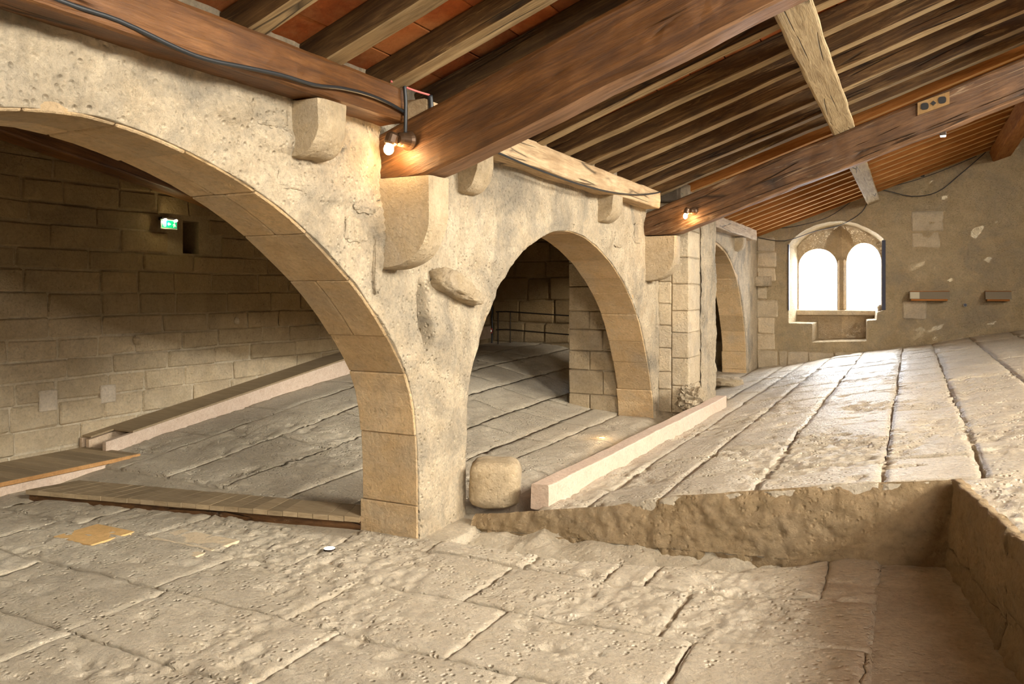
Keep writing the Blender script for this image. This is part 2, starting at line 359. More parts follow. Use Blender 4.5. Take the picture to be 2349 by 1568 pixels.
def slab(x0, x1, y0, y1, hf, cell, mapf=None, mat='slab', name='slab', gap=.0018, amp=1.0, lift=None, label=None, rough=True):
    nx = max(3, int((x1-x0)/cell)); ny_ = max(3, int((y1-y0)/cell)); rnd = random.uniform
    lift = rnd(-.0018, .0022) if lift is None else lift; tx, ty = rnd(-.007, .007), rnd(-.007, .007)
    g0, g1, g2, g3 = [gap*rnd(.1, 2.2) for _ in range(4)]; vs = []; cx, cy = (x0+x1)/2, (y0+y1)/2
    for i in range(nx+1):
        for j in range(ny_+1):
            e = (i in (0, nx)) or (j in (0, ny_))
            x = x0+g0+(x1-x0-g0-g1)*i/nx; y = y0+g2+(y1-y0-g2-g3)*j/ny_
            if e and rough:
                wv = .0055*noise.noise(Vector((x*22, y*22, 11)))+.003*noise.noise(Vector((x*60, y*60, 15)))
                if i in (0, nx): x += wv
                if j in (0, ny_): y += wv
            X_, Y_ = mapf(x, y) if mapf else (x, y)
            z = hf(X_, Y_)+lift+tx*(x-cx)*.5+ty*(y-cy)*.5+(relief(X_, Y_, amp) if rough else 0)
            if e: z -= .0025
            vs.append((X_, Y_, z))
    m = ny_+1
    fs = [[i*m+j, (i+1)*m+j, (i+1)*m+j+1, i*m+j+1] for i in range(nx) for j in range(ny_)]
    bd = [i*m for i in range(nx+1)]+[nx*m+j for j in range(1, m)]+[i*m+ny_ for i in range(nx-1, -1, -1)]+[j for j in range(ny_-1, 0, -1)]
    n0 = len(vs); vs += [(vs[k][0], vs[k][1], vs[k][2]-.03) for k in bd]; B = len(bd)
    fs += [[bd[k], n0+k, n0+(k+1) % B, bd[(k+1) % B]] for k in range(B)]
    return obj(name, vs, fs, mat, floor, smooth=True, label=label)
# near floor: rows run along x
rows = [(.42, .62), (.62, .82), (.82, 1.02), (1.02, 1.225), (1.225, 1.43), (1.43, 1.62)]
cuts = {3: [-2.22, -1.86, -1.27, -.95, -.63, -.30, -.06], 4: [-2.1, -1.80, -1.56, -1.14, -.72, -.36, -.05], 5: [-1.15, -.93, -.70, -.53, -.45, -.14, -.05]}
for r, (a_, b_) in enumerate(rows):
    cs = cuts.get(r)
    if not cs:
        cs = []; x = -2.2
        while x < -.12: cs.append(x); x += random.uniform(.26, .4)
        cs.append(-.05)
    if r < 5: cs = [-2.45]+cs
    cs = cs+[.068 if r > 4 else edge((a_+b_)/2)]
    for x0, x1 in zip(cs, cs[1:]):
        near = a_ > .5
        cell = .0068 if (near and x0 > -1.6) else .013
        if r == 5:
            slab(x0, x1, a_, b_, lambda x, y: Fn(x)+(0 if x < -.05 else -.012), cell, mapf=lambda x, y: (x, 1.43+(y-1.43)*(yN(x)-1.43)/.19))
        else:
            lim = (lambda x, y, xe=cs[-1]: (x if x < 0 else x*(edge(y)-.005)/xe, y))
            slab(x0, x1, a_, b_, lambda x, y: Fn(x)+(0 if x < -.05 else -.012), cell, mapf=lim)
# right floor: columns run along y, rising to the right
cols = [-.79, -.66, -.49, -.29, -.05, .12, .33, .55, .78, 1.02]
for c_, (x0, x1) in enumerate(zip(cols, cols[1:])):
    y = 1.66; first = True
    while y < 5.88:
        L = random.uniform(.24, .44)*(.7 if first else 1); y1 = y+L
        if y1 > 5.75: y1 = 5.9
        x0_ = x0
        slab(x0_+random.uniform(-.001, .004), x1+random.uniform(-.004, .001), y, y1, F, gap=.0020, cell=.0105 if y < 2.6 else (.016 if y < 3.6 else .026), amp=1.25 if y < 3 else 1.0,
             mapf=(lambda x, y_: (max(x, -.78+.35*(min(x, .0)+.79)*0), y_)))
        y = y1; first = False
for y0, y1 in ((3.9, 4.3), (4.3, 4.75), (4.75, 5.2), (5.2, 5.89)): slab(-.99, -.79, y0, y1, F, .03)
# right of the pit
ys = [.2, .62, .95, 1.23, 1.66]
for k in range(4):
    for j, (x0, x1) in enumerate(((0, .21), (.21, .42), (.42, .64), (.64, .86))):
        off = 0 if j == 0 else random.uniform(-.1, .1)
        slab(x0, x1, ys[k]+(off if 0 < k else 0)*0, ys[k+1], F, .009 if j < 2 else .016, mapf=lambda x, y: (edge(y)+x*1.0, y), amp=1.3)
# floor of the room behind the arcade
xc = [-2.36, -2.15, -1.94, -1.72, -1.50, -1.30, -1.17]
for c_, (x0, x1) in enumerate(zip(xc, xc[1:])):
    y = 1.60 if x1 < -1.2 else 1.62
    while y < 4.6:
        y1 = y+random.uniform(.3, .5)
        if y1 > 4.5: y1 = 4.66
        slab(x0, x1, y, y1, G, .013 if y < 2.3 else .022, amp=1.5 if y < 2.6 else .8)
        y = y1
for y0, y1 in ((1.73, 2.2), (2.2, 2.75), (2.75, 3.34)): slab(-1.165, -.935, y0, y1, lambda x, y: -.545-.03*sstep(-1.02, -.93, x), .014)
# flat inlays
block('inlay_tile', -1.745, -1.612, 1.128, 1.238, -.575, -.5562, 'inlay', floor, b=.001, label='square orange tile set into the worn stone floor')
block('inlay_tile', -1.53, -1.345, 1.178, 1.300, -.575, -.5562, 'inlay2', floor, b=.001, label='smooth pale tan tile set into the worn stone floor')
# pit walls
def face(name, P, nu, nv, mat, parent=None, amp=.006, nrm=(0, -1, 0), fr=10, topjag=0):
    """P(u,v)->point; displaced sheet"""
    vs = []
    for i in range(nu+1):
        for j in range(nv+1):
            u, v = i/nu, j/nv; p = Vector(P(u, v)); d = amp*(fb(p.x*fr, p.y*fr, p.z*fr, .8, 5)+.4*fb(p.x*fr*4, p.y*fr*4, p.z*fr*4, .9, 3))
            p = p+Vector(nrm)*d
            if j == nv and topjag: p.z += topjag*noise.noise(Vector((p.x*25, p.y*25, 3)))
            vs.append(tuple(p))
    m = nv+1
    return obj(name, vs, [[i*m+j, (i+1)*m+j, (i+1)*m+j+1, i*m+j+1] for i in range(nu) for j in range(nv)], mat, parent, smooth=True)
def bot(x): return interp([(-.95, -.565), (-.75, -.556), (-.5, -.546), (-.18, -.528), (.08, -.50)], x)
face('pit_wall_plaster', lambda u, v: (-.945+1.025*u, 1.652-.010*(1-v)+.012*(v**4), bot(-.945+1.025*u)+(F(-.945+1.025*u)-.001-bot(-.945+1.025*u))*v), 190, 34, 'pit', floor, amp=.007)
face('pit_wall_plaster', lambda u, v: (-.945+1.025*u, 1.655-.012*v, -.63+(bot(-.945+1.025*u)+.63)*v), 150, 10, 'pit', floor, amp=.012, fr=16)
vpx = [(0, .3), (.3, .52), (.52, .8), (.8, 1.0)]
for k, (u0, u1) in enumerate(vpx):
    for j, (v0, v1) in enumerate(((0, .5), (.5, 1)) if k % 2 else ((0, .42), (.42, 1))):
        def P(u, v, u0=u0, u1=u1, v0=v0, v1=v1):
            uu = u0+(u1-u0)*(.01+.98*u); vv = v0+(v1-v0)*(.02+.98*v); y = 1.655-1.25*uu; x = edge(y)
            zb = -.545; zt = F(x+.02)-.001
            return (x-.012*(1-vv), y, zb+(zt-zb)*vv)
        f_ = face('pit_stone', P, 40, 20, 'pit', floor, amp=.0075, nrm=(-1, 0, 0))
        sm = f_.modifiers.new('thick', 'SOLIDIFY'); sm.thickness = .05; sm.offset = 0
# ------------------------------------------------------------------ arcade wall
A1h = [(.70, .24), (.775, .233), (.844, .22), (.92, .2), (.976, .182), (1.058, .149), (1.126, .113), (1.199, .065), (1.28, .008), (1.353, -.06), (1.408, -.122), (1.458, -.187), (1.484, -.25), (1.498, -.34), (1.502, -.42), (1.504, -.6)]
A1 = [(1.4-y, z) for y, z in A1h[::-1]]+A1h[1:]
A2 = [(1.72, -.6), (1.72, -.4), (1.722, -.293), (1.738, -.215), (1.776, -.15), (1.823, -.08), (1.894, .012), (1.97, .074), (2.054, .121), (2.156, .162), (2.267, .19), (2.391, .2), (2.522, .191), (2.666, .158), (2.805, .107), (2.935, .04), (3.055, -.04), (3.14, -.119), (3.2, -.201), (3.261, -.305), (3.306, -.4), (3.338, -.47), (3.35, -.6)]
A3 = [(3.70, -.6), (3.70, -.2), (3.78, .06), (3.95, .19), (4.15, .26), (4.40, .284), (4.647, .272), (4.85, .235), (5.0, .185), (5.191, .084), (5.337, -.087), (5.43, -.235), (5.48, -.35), (5.505, -.505), (5.507, -.6)]
def resample(pts, n):
    d = [0]
    for a, b2 in zip(pts, pts[1:]): d.append(d[-1]+math.dist(a, b2))
    out = []; k = 0
    for i in range(n+1):
        t = d[-1]*i/n
        while k < len(d)-2 and d[k+1] < t: k += 1
        s = (t-d[k])/(d[k+1]-d[k]+1e-9); out.append((pts[k][0]+(pts[k+1][0]-pts[k][0])*s, pts[k][1]+(pts[k+1][1]-pts[k][1])*s))
    return out
def smooth(pts, it=4):
    for _ in range(it):
        pts = [pts[0]]+[((a[0]+2*b2[0]+c[0])/4, (a[1]+2*b2[1]+c[1])/4) for a, b2, c in zip(pts, pts[1:], pts[2:])]+[pts[-1]]
    return pts
def offset(pts, r):
    out = []
    for i, p in enumerate(pts):
        a = pts[max(i-1, 0)]; b2 = pts[min(i+1, len(pts)-1)]; dy, dz = b2[0]-a[0], b2[1]-a[1]; L = math.hypot(dy, dz)
        out.append((p[0]-dz/L*r, p[1]+dy/L*r))
    return out
def outer_rect(pts, y0, y1, zt, ctr):
    """map curve points to the border of a rectangle by angle-free arc fractions: left side, top, right side"""
    n = len(pts)-1; zb = pts[0][1]; out = []
    kl = next(i for i, p in enumerate(pts) if p[1] > ctr); kr = n-next(i for i, p in enumerate(pts[::-1]) if p[1] > ctr)
    for i, p in enumerate(pts):
        if i <= kl: out.append((y0, zb+(zt-zb)*i/kl if kl else zt))
        elif i >= kr: out.append((y1, zt-(zt-zb)*(i-kr)/(n-kr)))
        else: out.append((y0+(y1-y0)*(i-kl)/(kr-kl), zt))
    return out
feat = [  # y, z, radius y, radius z, depth (+ = towards the room)
    (1.518, -.030, .018, .050, -.06), (1.535, -.095, .014, .035, -.05), (1.66, .0, .09, .03, .012),
    (1.60, -.10, .045, .07, .014), (1.24, .245, .05, .03, .010), (1.30, .20, .045, .035, .010), (1.31, .27, .035, .03, .008), (1.05, .27, .05, .02, .012), (.95, .30, .05, .02, .010),
    (1.343, .10, .010, .10, .018), (1.19, .19, .07, .02, .010), (2.75, .215, .05, .05, .010), (1.62, -.25, .05, .10, .006), (2.0, .25, .12, .05, -.006), (3.15, .10, .05, .10, .008)]
def wallD(y, z):
    d = .006*fb(y*3, z*3, 0, .9, 3)+.0052*fb(y*13, z*13, 2, .75, 5)
    m = sstep(-.05, .3, noise.noise(Vector((y*4, z*4, 8)))); d += m*(.0042*noise.noise(Vector((y*40, z*40, 1)))-.002)
    d *= .45+.55*sstep(-.5, -.1, z)
    for fy, fz, ry, rz, dd in feat:
        q = ((y-fy)/ry)**2+((z-fz)/rz)**2
        if q < 6: d += dd*math.exp(-q*q)
    return d
XF, XB, ZT = -1.0, -1.16, .455
wv, wf = [], []
def panel(curve, y0, y1, ctr, nrad, xf, disp, skirt):
    global wv, wf
    out = outer_rect(curve, y0, y1, ZT, ctr); n = len(curve); b0 = len(wv)
    for j in range(nrad+1):
        t = (j/nrad)**1.0
        for (a, b2), (c, d) in zip(curve, out):
            y, z = a+(c-a)*t, b2+(d-b2)*t; wv.append((xf+(disp(y, z)+.004*sstep(0, .1, t) if disp else 0), y, z))
    wf += [[b0+j*n+i, b0+(j+1)*n+i, b0+(j+1)*n+i+1, b0+j*n+i+1] for j in range(nrad) for i in range(n-1)]
    b1 = len(wv); wv += [(xf+skirt, a, b2) for a, b2 in curve]
    wf += [[b0+i, b0+i+1, b1+i+1, b1+i] for i in range(n-1)]
def solidbox(*a):
    v, f = box(*a); n = len(wv); wv.extend(v); wf.extend([[i+n for i in q] for q in f])
specs = [(A1, -.25, 1.613, .02, 260, 64, .004, .085), (A2, 1.613, 3.50, -.02, 260, 60, .003, .06), (A3, 3.50, 5.92, .0, 120, 26, .012, .06)]
rings = []
for pts, y0, y1, ctr, n, nr, ex, rt in specs:
    cv = smooth(resample(pts, n), 6 if n > 200 else 3); rings.append((cv, rt))
    panel(offset(cv, ex), y0, y1, ctr, nr, XF, wallD, -.05)
    core = offset(cv, .010)
    panel(core[::4]+([core[-1]] if (len(core)-1) % 4 else []), y0, y1, ctr, 2, XB+.004, None, .15)
solidbox(-1.15, -1.0, -1.35, -.25, -.6, ZT)
wall_middle = struct(obj('wall_middle', wv, wf, 'plaster', smooth=True))
struct(obj('trim_1', *box(-1.19, -1.012, -1.35, 5.95, .456, .72), 'lid'))      # dark boarding above the wall plate, up to the roof
# voussoirs and pier stones, laid along each intrados
def hexa(name, q, x0, x1, mat, parent, bev=.0022, nseg=1):
    """q: list of inner points, list of outer points (y,z) -> prism from x0 to x1, bevelled"""
    inn, out = q; bm = bmesh.new(); prof = inn+out[::-1]
    o0 = V((x0+x1)/2, prof[0][0], min(p[1] for p in prof))
    a = [bm.verts.new(V(x0, y, z)-o0) for y, z in prof]; b2 = [bm.verts.new(V(x1, y, z)-o0) for y, z in prof]; n = len(prof)
    bm.faces.new(a[::-1]); bm.faces.new(b2)
    for i in range(n): bm.faces.new([a[i], a[(i+1) % n], b2[(i+1) % n], b2[i]])
    bmesh.ops.recalc_face_normals(bm, faces=bm.faces)
    ed = [e for e in bm.edges if e.calc_face_angle(0) > .6]
    bmesh.ops.bevel(bm, geom=ed, offset=bev*K, segments=1, affect='EDGES')
    me = bpy.data.meshes.new(name); bm.to_mesh(me); bm.free(); me.materials.append(M[mat])
    o = bpy.data.objects.new(name, me); C.objects.link(o); o.location = o0-(parent.location if parent else Vector()); o.parent = parent
    return o
for ci, (cv, rt) in enumerate(rings):
    oc_ = offset(cv, rt); n = len(cv)-1; i = 0
    while i < n:
        st = random.randint(11, 17) if ci < 2 else random.randint(5, 8)
        j = min(n, i+st)
        if n-j < st*.5: j = n
        g = .0007; dz = random.uniform(-.0015, .0015)
        ids = sorted(set([i, i+(j-i)//3, i+2*(j-i)//3, j]))
        inn = [cv[k] for k in ids]; out = [oc_[k] for k in ids]
        def sh(a, b2, e=g):
            L = math.dist(a, b2) or 1; return (a[0]+(b2[0]-a[0])*e/L, a[1]+(b2[1]-a[1])*e/L)
        inn[0], inn[-1] = sh(inn[0], inn[1]), sh(inn[-1], inn[-2]); out[0], out[-1] = sh(out[0], out[1]), sh(out[-1], out[-2])
        inn = [(a+(c-a)*dz/rt, b2+(d-b2)*dz/rt) for (a, b2), (c, d) in zip(inn, out)]
        hi = max(p[1] for p in inn)
        # the band is two stones deep where it shows a joint along the soffit
        if ci == 0 and .0 < hi and random.random() < .5:
            xm = random.uniform(-1.11, -1.06)
            hexa('voussoir', (inn, out), XB, xm-.0012, 'soffit', wall_middle); hexa('voussoir', (inn, out), xm+.0012, XF-.004, 'soffit', wall_middle)
        else: hexa('voussoir', (inn, out), XB-(.006 if hi < -.4 else 0), XF-.005, 'soffit', wall_middle)
        i = j
# corbels carved to a quarter round
def corbel(y0, y1, zt, zb, pr, mat='corbel', label=None, flat=.45):
    n = 14; prof = [(0, zt)]+[(pr, zt)]
    zf = zt-(zt-zb)*flat; prof.append((pr*1.0, zf))
    for k in range(1, n+1):
        a = math.pi/2*k/n; prof.append((pr*math.cos(a)**.8 if k < n else 0, zf-(zf-zb)*math.sin(a)))
    ny_ = 7; vs = []
    for j in range(ny_+1):
        y = y0+(y1-y0)*j/ny_
        ins = .006 if j in (0, ny_) else 0
        for k, (p, z) in enumerate(prof):
            q = fb(y*22, z*22, p*22, .8, 4)*.0035; s = 1-(ins/pr if p > 0 else 0)
            vs.append((XF-.03 if k in (0, len(prof)-1) else XF+p*s+q, y+q*.6, z+(0 if k < 2 else q*.6+ins*.5)))
    m = len(prof); fs = [[j*m+k, j*m+k+1, (j+1)*m+k+1, (j+1)*m+k] for j in range(ny_) for k in range(m-1)]
    fs += [[j*m, (j+1)*m, (j+1)*m+m-1, j*m+m-1] for j in range(ny_)]
    fs += [list(range(m))[::-1], list(range(ny_*m, ny_*m+m))]
    return obj('corbel', vs, fs, mat, wall_middle, smooth=False, label=label)
corbel(1.352, 1.424, .2385, .048, .130, label='large rounded stone corbel under the nearest tie beam')
corbel(3.205, 3.285, .2345, .046, .132, label='large rounded stone corbel under the farther tie beam')
corbel(1.089, 1.168, .345, .243, .067, flat=.5); corbel(1.668, 1.745, .345, .243, .067, flat=.3)
corbel(2.64, 2.74, .345, .25, .067, flat=.3); corbel(5.08, 5.17, .345, .26, .06, flat=.3)
# buttress in front of the second pier, and its mate behind the wall, of coursed stones
def stack(x0, x1, y0, y1, z0, z1, course, mat, parent, name='stone', split=True, jit=.0015):
    z = z0; k = 0
    while z < z1-.01:
        h = min(course*random.uniform(.85, 1.2), z1-z)
        if z1-(z+h) < course*.4: h = z1-z
        g = .0014
        if k % 2 == 0: xs = [x0, x0+(x1-x0)*.42, x1]
        else: xs = [x0, x0+(x1-x0)*.68, x1]
        if not split: xs = [x0, x1]
        for a, b2 in zip(xs, xs[1:]):
            block(name, a+g, b2-g, y0+random.uniform(0, .002), y1, z+g, z+h-g, mat, parent, b=.004, jit=jit)
        z += h; k += 1
but = struct(obj('wall_buttress', *join([box(-1.0, -.868, 3.408, 3.892, -.58, .47)]), 'plaster'))
stack(-1.0, -.94, 3.40, 3.60, -.53, .40, .088, 'backstone', but, split=False); stack(-.94, -.8615, 3.40, 3.60, -.53, .40, .105, 'backstone', but, split=False)
z = -.53
while z < .44:
    h = random.uniform(.09, .15); h = min(h, .46-z)
    ym = random.uniform(3.66, 3.82) if random.random() < .6 else 3.74
    block('stone', -.93, -.8605, 3.600, ym-.0015, z, z+h-.003, 'plaster', but, b=.005, jit=.0025); block('stone', -.93, -.8605, ym+.0015, 3.895, z, z+h-.003, 'plaster', but, b=.005, jit=.0025); z += h
block('cap_stone', -1.0, -.90, 3.36, 3.44, .395, .462, 'darkstone', but, b=.006, jit=.003)
face('render_coat', lambda u, v: (-.8575+.003*math.sin(u*9), 3.60+.30*u, -.53+.985*v), 24, 90, 'plaster', but, amp=.006, nrm=(1, 0, 0), fr=12)
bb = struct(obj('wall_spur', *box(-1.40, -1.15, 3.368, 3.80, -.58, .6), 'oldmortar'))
stack(-1.41, -1.165, 3.355, 3.5, -.56, .55, .095, 'corbel', bb)
# ------------------------------------------------------------------ back wall with its twin window
YB = 5.895
rec = [(-.78, -.22), (-.78, .02), (-.78, .342), (-.74, .39), (-.68, .435), (-.60, .472), (-.52, .490), (-.43, .494), (-.34, .475), (-.26, .435), (-.20, .395), (-.157, .352), (-.157, .1), (-.157, -.12), (-.205, -.135), (-.211, -.19), (-.2705, -.194), (-.2725, -.335), (-.45, -.342), (-.6215, -.353), (-.6215, -.221), (-.70, -.221)]
def ringsheet(inner, rect, nr, P, disp, n=160, ctr=None):
    """closed inner loop to rectangle border"""
    loop = resample(inner+[inner[0]], n)[:-1]
    cx = ctr[0] if ctr else sum(p[0] for p in loop)/n; cz = ctr[1] if ctr else sum(p[1] for p in loop)/n
    x0, x1, z0, z1 = rect; outp = []
    for x, z in loop:
        dx, dz = x-cx, z-cz; ts = []
        if dx > 1e-9: ts.append((x1-cx)/dx)
        if dx < -1e-9: ts.append((x0-cx)/dx)
        if dz > 1e-9: ts.append((z1-cz)/dz)
        if dz < -1e-9: ts.append((z0-cz)/dz)
        t = min(ts); outp.append((cx+dx*t, cz+dz*t))
    for cxx, czz in ((x0, z0), (x0, z1), (x1, z0), (x1, z1)):
        k = min(range(n), key=lambda i: math.dist(outp[i], (cxx, czz))); outp[k] = (cxx, czz)
    vs = []
    for j in range(nr+1):
        t = (j/nr)**1.3
        for (a, b2), (c, d) in zip(loop, outp):
            x, z = a+(c-a)*t, b2+(d-b2)*t; vs.append(P(x, z, disp(x, z) if disp else 0))
    fs = [[j*n+i, (j+1)*n+i, (j+1)*n+(i+1) % n, j*n+(i+1) % n] for j in range(nr) for i in range(n)]
    return vs, fs, loop
def backD(x, z):
    d = .014*fb(x*5, z*5, 3, .9, 4)+.009*fb(x*16, z*16, 3, .8, 4)
    return d*(.35+.65*sstep(-.25, .1, x))
v1, f1, loop = ringsheet(rec, (-1.20, 2.2, -.62, 1.7), 60, lambda x, z, d: (x, YB-d, z), backD, 260, (-.45, .05))
back = struct(obj('wall_back', v1, f1, 'back', smooth=True))
# splayed reveal
n = len(loop); rv = []; D = 5
for j in range(D+1):
    t = j/D; s = 1-.10*t
    for x, z in loop: rv.append((-.455+(x+.455)*s, YB+.002+.25*t, .03+(z-.03)*(1-.03*t)))
rf = [[j*n+i, j*n+(i+1) % n, (j+1)*n+(i+1) % n, (j+1)*n+i] for j in range(D) for i in range(n)]
obj('reveal', rv, rf, 'back', back)
win = bpy.data.objects.new('window_1', None); C.objects.link(win); win.location = V(-.455, YB+.25, -.13); struct(win)
def light_loop(x0, x1, zs, zt_, z0):
    c = (x0+x1)/2; r = (x1-x0)/2; L = [(x0, z0), (x0, (z0+zs)/2), (x0, zs)]
    for k in range(1, 16): a = math.pi*(1-k/16); L.append((c+r*math.cos(a), zs+(zt_-zs)*math.sin(a)))
    return L+[(x1, zs), (x1, (z0+zs)/2), (x1, z0), (c, z0)]
yt = YB+.245
for (x0, x1, zs, zt_, z0, rect) in ((-.742, -.478, .19, .318, -.128, (-.90, -.4475, -.45, .60)), (-.417, -.19, .21, .352, -.125, (-.4475, -.05, -.45, .60))):
    ll = light_loop(x0, x1, zs, zt_, z0)
    v1, f1, lp = ringsheet(ll, rect, 8, lambda x, z, d: (x, yt-d*.4, z), lambda x, z: backD(x, z)*.5, 110, ((x0+x1)/2, .08))
    m = len(lp); b0 = len(v1); v1 += [(x, yt+.06, z) for x, z in lp]; f1 += [[i, (i+1) % m, b0+(i+1) % m, b0+i] for i in range(m)]
    obj('arched_light_surround', v1, f1, 'pit', win)
block('mullion', -.475, -.420, yt-.02, yt+.05, -.128, .24, 'pit', win, b=.012, jit=.003)
block('sill_stone', -.76, -.16, yt-.03, yt+.08, -.165, -.126, 'backstone', win, b=.006, jit=.002)
block('dark_jamb_strip', -.7835, -.7765, YB-.012, YB+.03, -.13, .34, 'jamb', win, b=.001, label='dark strip at the left edge of the window recess')
block('dark_jamb_strip', -.178, -.155, YB-.004, YB+.20, -.12, .352, 'jamb', win, b=.001, label='dark bluish strip at the right edge of the window recess')
for x0, x1, z0, z1 in [(-.205, -.165, -.14, -.118)]: block('broken_stone', x0, x1, YB+.06, YB+.2, z0, z1+.03, 'backstone', win, b=.01, jit=.006)
# coursed stones of the back wall around and below the window
def clearrec(x0, x1, z0, z1):
    return not (x1 > -.80 and x0 < -.135 and z1 > -.375 and z0 < .50)
z = -.56
while z < .47:
    h = random.uniform(.10, .15); x = -1.0+random.uniform(-.08, 0)
    while x < .02:
        L = random.uniform(.12, .22); x1 = x+L
        if x < -.80 and x1 > -.79: x1 = -.792
        if z < -.375 or x1 <= -.79 or x > -.15 or (z+h < -.34):
            zz = max(z, F((x+x1)/2)-.03); z1 = z+h
            if z < -.36 < z1 and x1 > -.80: z1 = -.37
            if z1-zz > .03 and clearrec(x, x1, zz, z1) and x1-x > .03 and (x < -.16 or random.random() < .5) and zz < .40+.3*(x+1):
                block('stone', max(x, -.999)+.002, x1-.002, YB-.010+random.uniform(-.003, .002), YB+.02, zz+.002, z1-.002, 'backstone', back, b=.008, jit=.005)
        x = x1
    z += h
block('bracket_stone', -1.0, -.895, YB-.09, YB+.01, .045, .115, 'plaster', back, b=.006, jit=.004, label='squared pale stone sticking out of the wall corner')
# ------------------------------------------------------------------ room behind the arcade
XL, YA = -2.5, 4.64
def holed(us, vs_, holes, mk):
    parts = []
    for a, b2 in zip(us, us[1:]):
        for c, d in zip(vs_, vs_[1:]):
            if not any(a >= h[0]-1e-6 and b2 <= h[1]+1e-6 and c >= h[2]-1e-6 and d <= h[3]+1e-6 for h in holes): parts.append(mk(a, b2, c, d))
    return join(parts)
nic = (2.134, 2.21, .15, .277)
wl = holed([-1.35, nic[0], nic[1], 6.1], [-.62, nic[2], nic[3], .72], [nic], lambda a, b2, c, d: box(XL-.12, XL-.006, a, b2, c, d))
wl = join([wl, box(XL-.15, XL-.12, -1.35, 6.1, -.62, .72)])
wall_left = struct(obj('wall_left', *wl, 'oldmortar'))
z = -.58; row = 0
while z < .56:
    h = random.uniform(.066, .082); y = .95-random.uniform(0, .15); zc = z+h/2
    while y < 4.62:
        L = random.uniform(.13, .27); y1 = min(y+L, 4.638)
        gz = interp([(.9, -.56), (1.6, -.53), (3.0, -.39), (4.64, -.35)], (y+y1)/2)
        if z+h > gz-.02 and not (y1 > nic[0] and y < nic[1] and z+h > nic[2] and z < nic[3]) and y1-y > .03:
            rp = (abs(zc+.35) < .033 and (1.567 < (y+y1)/2 < 1.64))
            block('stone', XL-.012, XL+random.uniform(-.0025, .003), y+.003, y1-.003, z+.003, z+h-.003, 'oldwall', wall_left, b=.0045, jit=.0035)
        y = y1
    z += h; row += 1
for y0, y1, z0, z1 in ((1.567, 1.628, -.385, -.318), (1.782, 1.838, -.385, -.322)):
    block('repair_stone', XL-.01, XL+.0075, y0, y1, z0, z1, 'repair', wall_left, b=.003, jit=.002, label='pale square repair stone low in the wall')
for y0, z0 in ((1.926, -.177), (2.395, -.118)):
    block('putlog_plug', XL-.01, XL+.012, y0-.013, y0+.013, z0-.013, z0+.013, 'corbel', wall_left, b=.006, jit=.004)
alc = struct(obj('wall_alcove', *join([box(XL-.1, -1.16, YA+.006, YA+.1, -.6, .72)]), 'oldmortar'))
z = -.45
while z < .6:
    h = random.uniform(.10, .16); x = XL+.003
    while x < -1.5:
        x1 = min(x+random.uniform(.14, .26), -1.45)
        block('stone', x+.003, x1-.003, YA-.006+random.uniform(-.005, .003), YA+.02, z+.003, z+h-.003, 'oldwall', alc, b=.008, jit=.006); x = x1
    z += h
# closing walls, ceilings
wr = holed([-1.35, SIDE[0][0], SIDE[0][1], SIDE[1][0], SIDE[1][1], 6.1], [-.3, SZ0, SZ1, 1.75], [(s[0], s[1], SZ0, SZ1) for s in SIDE], lambda a, b2, c, d: box(XR, XR+.2, a, b2, c, d))
struct(obj('wall_right', *wr, 'plaster'))
struct(obj('wall_front', *holed([-2.62, .80, 1.60, XR+.2], [-.62, .50, 1.12, 1.75], [(.80, 1.60, .50, 1.12)], lambda a, b2, c, d: box(a, b2, -1.5, -1.36, c, d)), 'plaster'))  # opening in the unseen front wall added for the fill lamp
struct(obj('wall_far', *join([box(-2.62, -1.10, YB, YB+.1, -.6, .72)]), 'oldwall'))
# ------------------------------------------------------------------ roof
S = .352
def zr(x): return .42+S*(x+.933)
def quadslab(x0, x1, y0, y1, t0, t1, xg=0):
    v = [(x, y, zr(x)+t) for x in (x0, x1) for y in (y0, y1) for t in (t0, t1)]
    return v, box(0, 1, 0, 1, 0, 1)[1]
ceiling = struct(obj('ceiling', *quadslab(-1.05, XR+.2, -1.5, 6.1, .0715, .10), 'lid'))
ceil2 = struct(obj('ceiling_alcove', *box(-2.62, -1.0, -1.5, 6.1, .60, .64), 'lid'))
raf = [-.05+.19*k for k in range(4)]+[.74, .92, 1.108, 1.30, 1.49, 1.60, 1.80, 1.995, 2.20, 2.40, 2.60, 2.84, 3.045, 3.245]
raf += [3.45+.185*k for k in range(14)]
ords = ['nearest', 'second', 'third', 'fourth', 'fifth', 'sixth', 'seventh', 'eighth', 'ninth', 'tenth', 'eleventh', 'twelfth', 'thirteenth', 'fourteenth']
ca = cb = cc = 0
seca = [y for y in raf if y < 1.36]; secb = [y for y in raf if 1.36 < y < 3.2]; secc = [y for y in raf if y >= 3.2]
